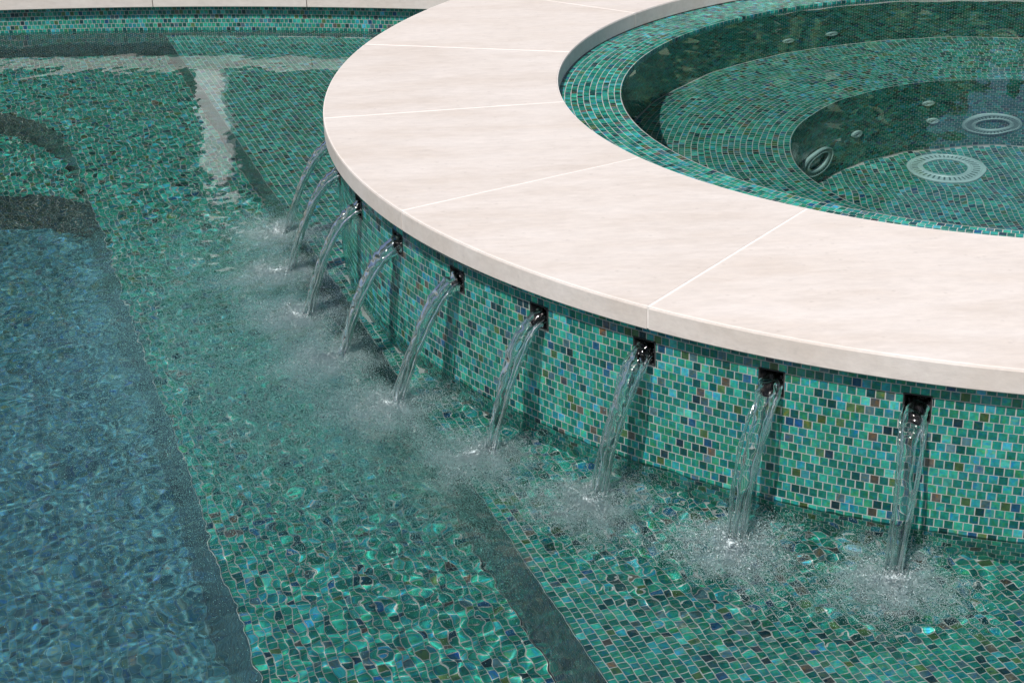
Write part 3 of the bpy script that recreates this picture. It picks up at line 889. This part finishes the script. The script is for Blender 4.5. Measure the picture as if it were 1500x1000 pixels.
ORD = ['nearest the lower right corner', 'second from the right', 'third from the right', 'fourth from the right',
       'fifth and middle one of the row', 'sixth from the right', 'seventh from the right', 'second from the far end', 'farthest one, half behind the rim']
for k, s in enumerate(SCUP_ANG):
    g = np.random.default_rng(100 + k)
    a = math.radians(s); rad = np.array([math.cos(a), math.sin(a), 0]); tg = np.array([-math.sin(a), math.cos(a), 0])
    o3 = np.array([C[0], C[1], 0.0])
    land = np.array([LAND[k][0], LAND[k][1], 0.0])
    t_ = empty('water_stream', tuple(land))
    tag(t_, 'clear water stream arching from the spa wall, ' + ORD[k], 'water stream', 'streams falling from the spa wall')
    bpy.context.view_layer.update()
    z0 = SCUP_Z0 + .021; T = math.sqrt(2 * z0 / 9.81); v = (LAND_R - (R_WALL - .012)) / T * g.uniform(.94, 1.06); wk = g.uniform(.70, 1.02)
    drift = (land - o3) @ tg
    Vs, Fs, n0 = [], [], 0
    def add(V, F):
        global_n = len(np.concatenate(Vs)) if Vs else 0
        Vs.append(V); Fs.extend([[q + global_n for q in f] for f in F])
    K = 200
    tt = np.linspace(-.075, T * 1.06, K)
    def line(ds, dr, dz):
        tp = np.clip(tt, 0, None)
        r_ = R_WALL - .012 + v * tt * (1 + dr * tp / T); z_ = z0 - .5 * 9.81 * tp ** 2 + dz * (tp / T)
        off = drift * np.clip(tt / T, 0, 1) + ds
        P_ = o3 + rad * r_[:, None] + tg * off[:, None] + UPZ * z_[:, None]
        T_ = np.gradient(P_, axis=0); T_ /= np.linalg.norm(T_, axis=1)[:, None]
        return P_, T_
    u = np.clip(tt / T, 0, 1)
    P_, T_ = line(.002 * np.sin(7 * u + g.uniform(0, 6)), 0, 0)
    side = wk * (.0200 * (1 - u) + (.0085 + .003 * np.sin(9 * u + k)) * u); thick = .0175 * (1 - u) ** 1.6 + .0085 * u
    add(*tube(P_, T_, rad, thick, side, 9, 200 + k))
    for q in range(3):                  # thin strands that peel off the sides
        ph = g.uniform(0, 6.28); sd = (-1, 1, g.choice([-1, 1]))[q]
        P_, T_ = line(sd * (.017 - .003 * u + .004 * np.sin(6 * u + ph)) , g.uniform(-.09, .06), 0)
        add(*tube(P_, T_, rad, .0022 + .0014 * np.sin(17 * u + ph) ** 2, .0024 + .0016 * np.cos(14 * u + ph) ** 2, 4, 300 + 10 * k + q, 10))
    M_ = 34                              # beads shed along the falling water
    tb = g.uniform(.25, 1.0, M_) * T
    pb = o3 + rad * (R_WALL - .012 + v * tb * (1 + g.normal(0, .05, M_)))[:, None] + tg * (drift * tb / T + g.normal(0, .011, M_))[:, None] + UPZ * (z0 - .5 * 9.81 * tb ** 2 + g.normal(0, .006, M_))[:, None]
    beads = (pb[pb[:, 2] > .004], np.exp(g.normal(math.log(.0013), .35, M_))[pb[:, 2] > .004])
    jet = new_mesh('jet', np.concatenate(Vs), Fs, smooth=True, mat=M_JET)
    under(obj('jet', jet), t_)
    # cloud of air bubbles driven under the surface, and the fine haze that drifts off it
    cpos = land[:2] + rad[:2] * .035
    def cloud(name, me, turn, sx, sy):
        b_ = obj(name, me); b_.parent = t_
        b_.matrix_parent_inverse = Matrix.Identity(4)
        b_.location = (cpos[0] - land[0], cpos[1] - land[1], 0); b_.rotation_euler = (0, 0, turn); b_.scale = (sx, sy, 1)
        return stuff(b_)
    cloud('bubbles', CLOUDS[k % 2], a + g.normal(0, .5), g.uniform(.88, 1.15), g.uniform(.88, 1.15))
    if k > 2: cloud('bubble_haze', HAZE, a, (.55 if k == 3 else 1.0), g.uniform(.9, 1.1))
    # beads of water thrown up and floating on the surface
    N = 90
    rr_ = np.abs(g.normal(0, .085, N)) + .004; th = g.uniform(0, 6.283, N)
    x = cpos[0] + rr_ * np.cos(th); y = cpos[1] + rr_ * np.sin(th)
    z = np.where(g.random(N) < .7, .0015, np.abs(g.normal(0, .020, N)) + .003)
    ok = np.hypot(x - C[0], y - C[1]) > R_WALL + .012
    rad_ = np.exp(g.normal(math.log(.0014), .35, N))
    under(stuff(obj('droplets', drops('droplets', np.concatenate([np.stack([x, y, z], 1)[ok], beads[0]]), np.concatenate([rad_[ok], beads[1]]), 1.0))), t_)

# clipped hedge behind the deck; it darkens what the water mirrors
hg = np.random.default_rng(77)
hedge = empty('hedge', (-1.5, 11.0, DECK_Z))
tag(hedge, 'tall dark green hedge beyond the deck, mirrored in the spa water', 'hedge')
bpy.context.view_layer.update()
def leaf_mat():
    m, N, L, P = new_mat('leaf')
    gi = N.new('ShaderNodeNewGeometry'); r = N.new('ShaderNodeValToRGB')
    r.color_ramp.elements[0].color = (.022, .052, .016, 1); r.color_ramp.elements[1].color = (.075, .125, .040, 1)
    L.new(gi.outputs['Random Per Island'], r.inputs[0]); L.new(r.outputs[0], P.inputs['Base Color']); P.inputs['Roughness'].default_value = .45
    return m
N = 40000
hx = hg.uniform(-9, 5.2, N); top = 2.7 + .5 * np.sin(hx * 1.3) + .35 * np.sin(hx * 3.1 + 1) - 1.1 * np.clip(hx - 3.0, 0, 3) * (.5 + .5 * np.sin(hx * 5))
hz = hg.uniform(0, 1, N) ** .8 * top; hy = 11 + hg.choice([-1, 1], N, p=[.8, .2]) * (.55 - np.abs(hg.normal(0, .16, N)))
P0 = np.stack([hx, hy, DECK_Z + .05 + hz], 1); P0 += hg.normal(0, .05, (N, 3))
d1 = hg.normal(0, 1, (N, 3)); d1 /= np.linalg.norm(d1, axis=1)[:, None]; d2 = np.cross(d1, hg.normal(0, 1, (N, 3))); d2 /= np.linalg.norm(d2, axis=1)[:, None]
ls = hg.uniform(.07, .14, (N, 1))
V = np.stack([P0 - d1 * ls, P0 + d2 * ls * .5, P0 + d1 * ls, P0 - d2 * ls * .5], 1).reshape(-1, 3)
under(stuff(obj('foliage', new_mesh('foliage', V, np.arange(4 * N).reshape(-1, 4), mat=leaf_mat()))), hedge)
cxs = np.linspace(-9, 5.1, 150); ctop = 2.58 + .5 * np.sin(cxs * 1.3) + .35 * np.sin(cxs * 3.1 + 1) - 1.1 * np.clip(cxs - 3.0, 0, 3) * (.5 + .5 * np.sin(cxs * 5))
V = np.concatenate([np.c_[cxs, np.full(150, y), z] for y, z in ((10.75, np.full(150, DECK_Z + .15)), (10.75, DECK_Z + ctop), (11.25, DECK_Z + ctop), (11.25, np.full(150, DECK_Z + .15)))])
under(obj('hedge_core_fill', fix_normals(new_mesh('hedge_core_fill', V, grid_faces(4, 150), mat=plain('core_fill', (.018, .030, .012), .8)))), hedge)  # solid dark box added to block sky showing between the leaves
M_BARK = plain('bark', (.09, .065, .045), .8)
for x in np.arange(-8.6, 5.0, .8):
    a = np.linspace(0, 6.283, 8, endpoint=False); hts = np.linspace(0, 2.4, 5); V = []
    for q, h in enumerate(hts): V += [(x + .05 * q * math.sin(x * 7) + .05 * (1 - .15 * q) * math.cos(t), 11 + .05 * (1 - .15 * q) * math.sin(t), DECK_Z + h) for t in a]
    F = [(q * 8 + j, q * 8 + (j + 1) % 8, q * 8 + 8 + (j + 1) % 8, q * 8 + 8 + j) for q in range(4) for j in range(8)]
    under(obj('stem', new_mesh('stem', V, F, mat=M_BARK)), hedge)

# slim post on the deck; the far water mirrors it
post = obj('post', None) if False else None
me = fix_normals(slab_solid('post', np.array([[-1.235, 6.40], [-1.125, 6.40]]), np.array([[-1.235, 6.51], [-1.125, 6.51]]), DECK_Z - .004, .84, M_POST, r=.006))
tag(obj('post', me), 'slim pale post on the deck behind the far pool edge, mirrored in the water', 'post')
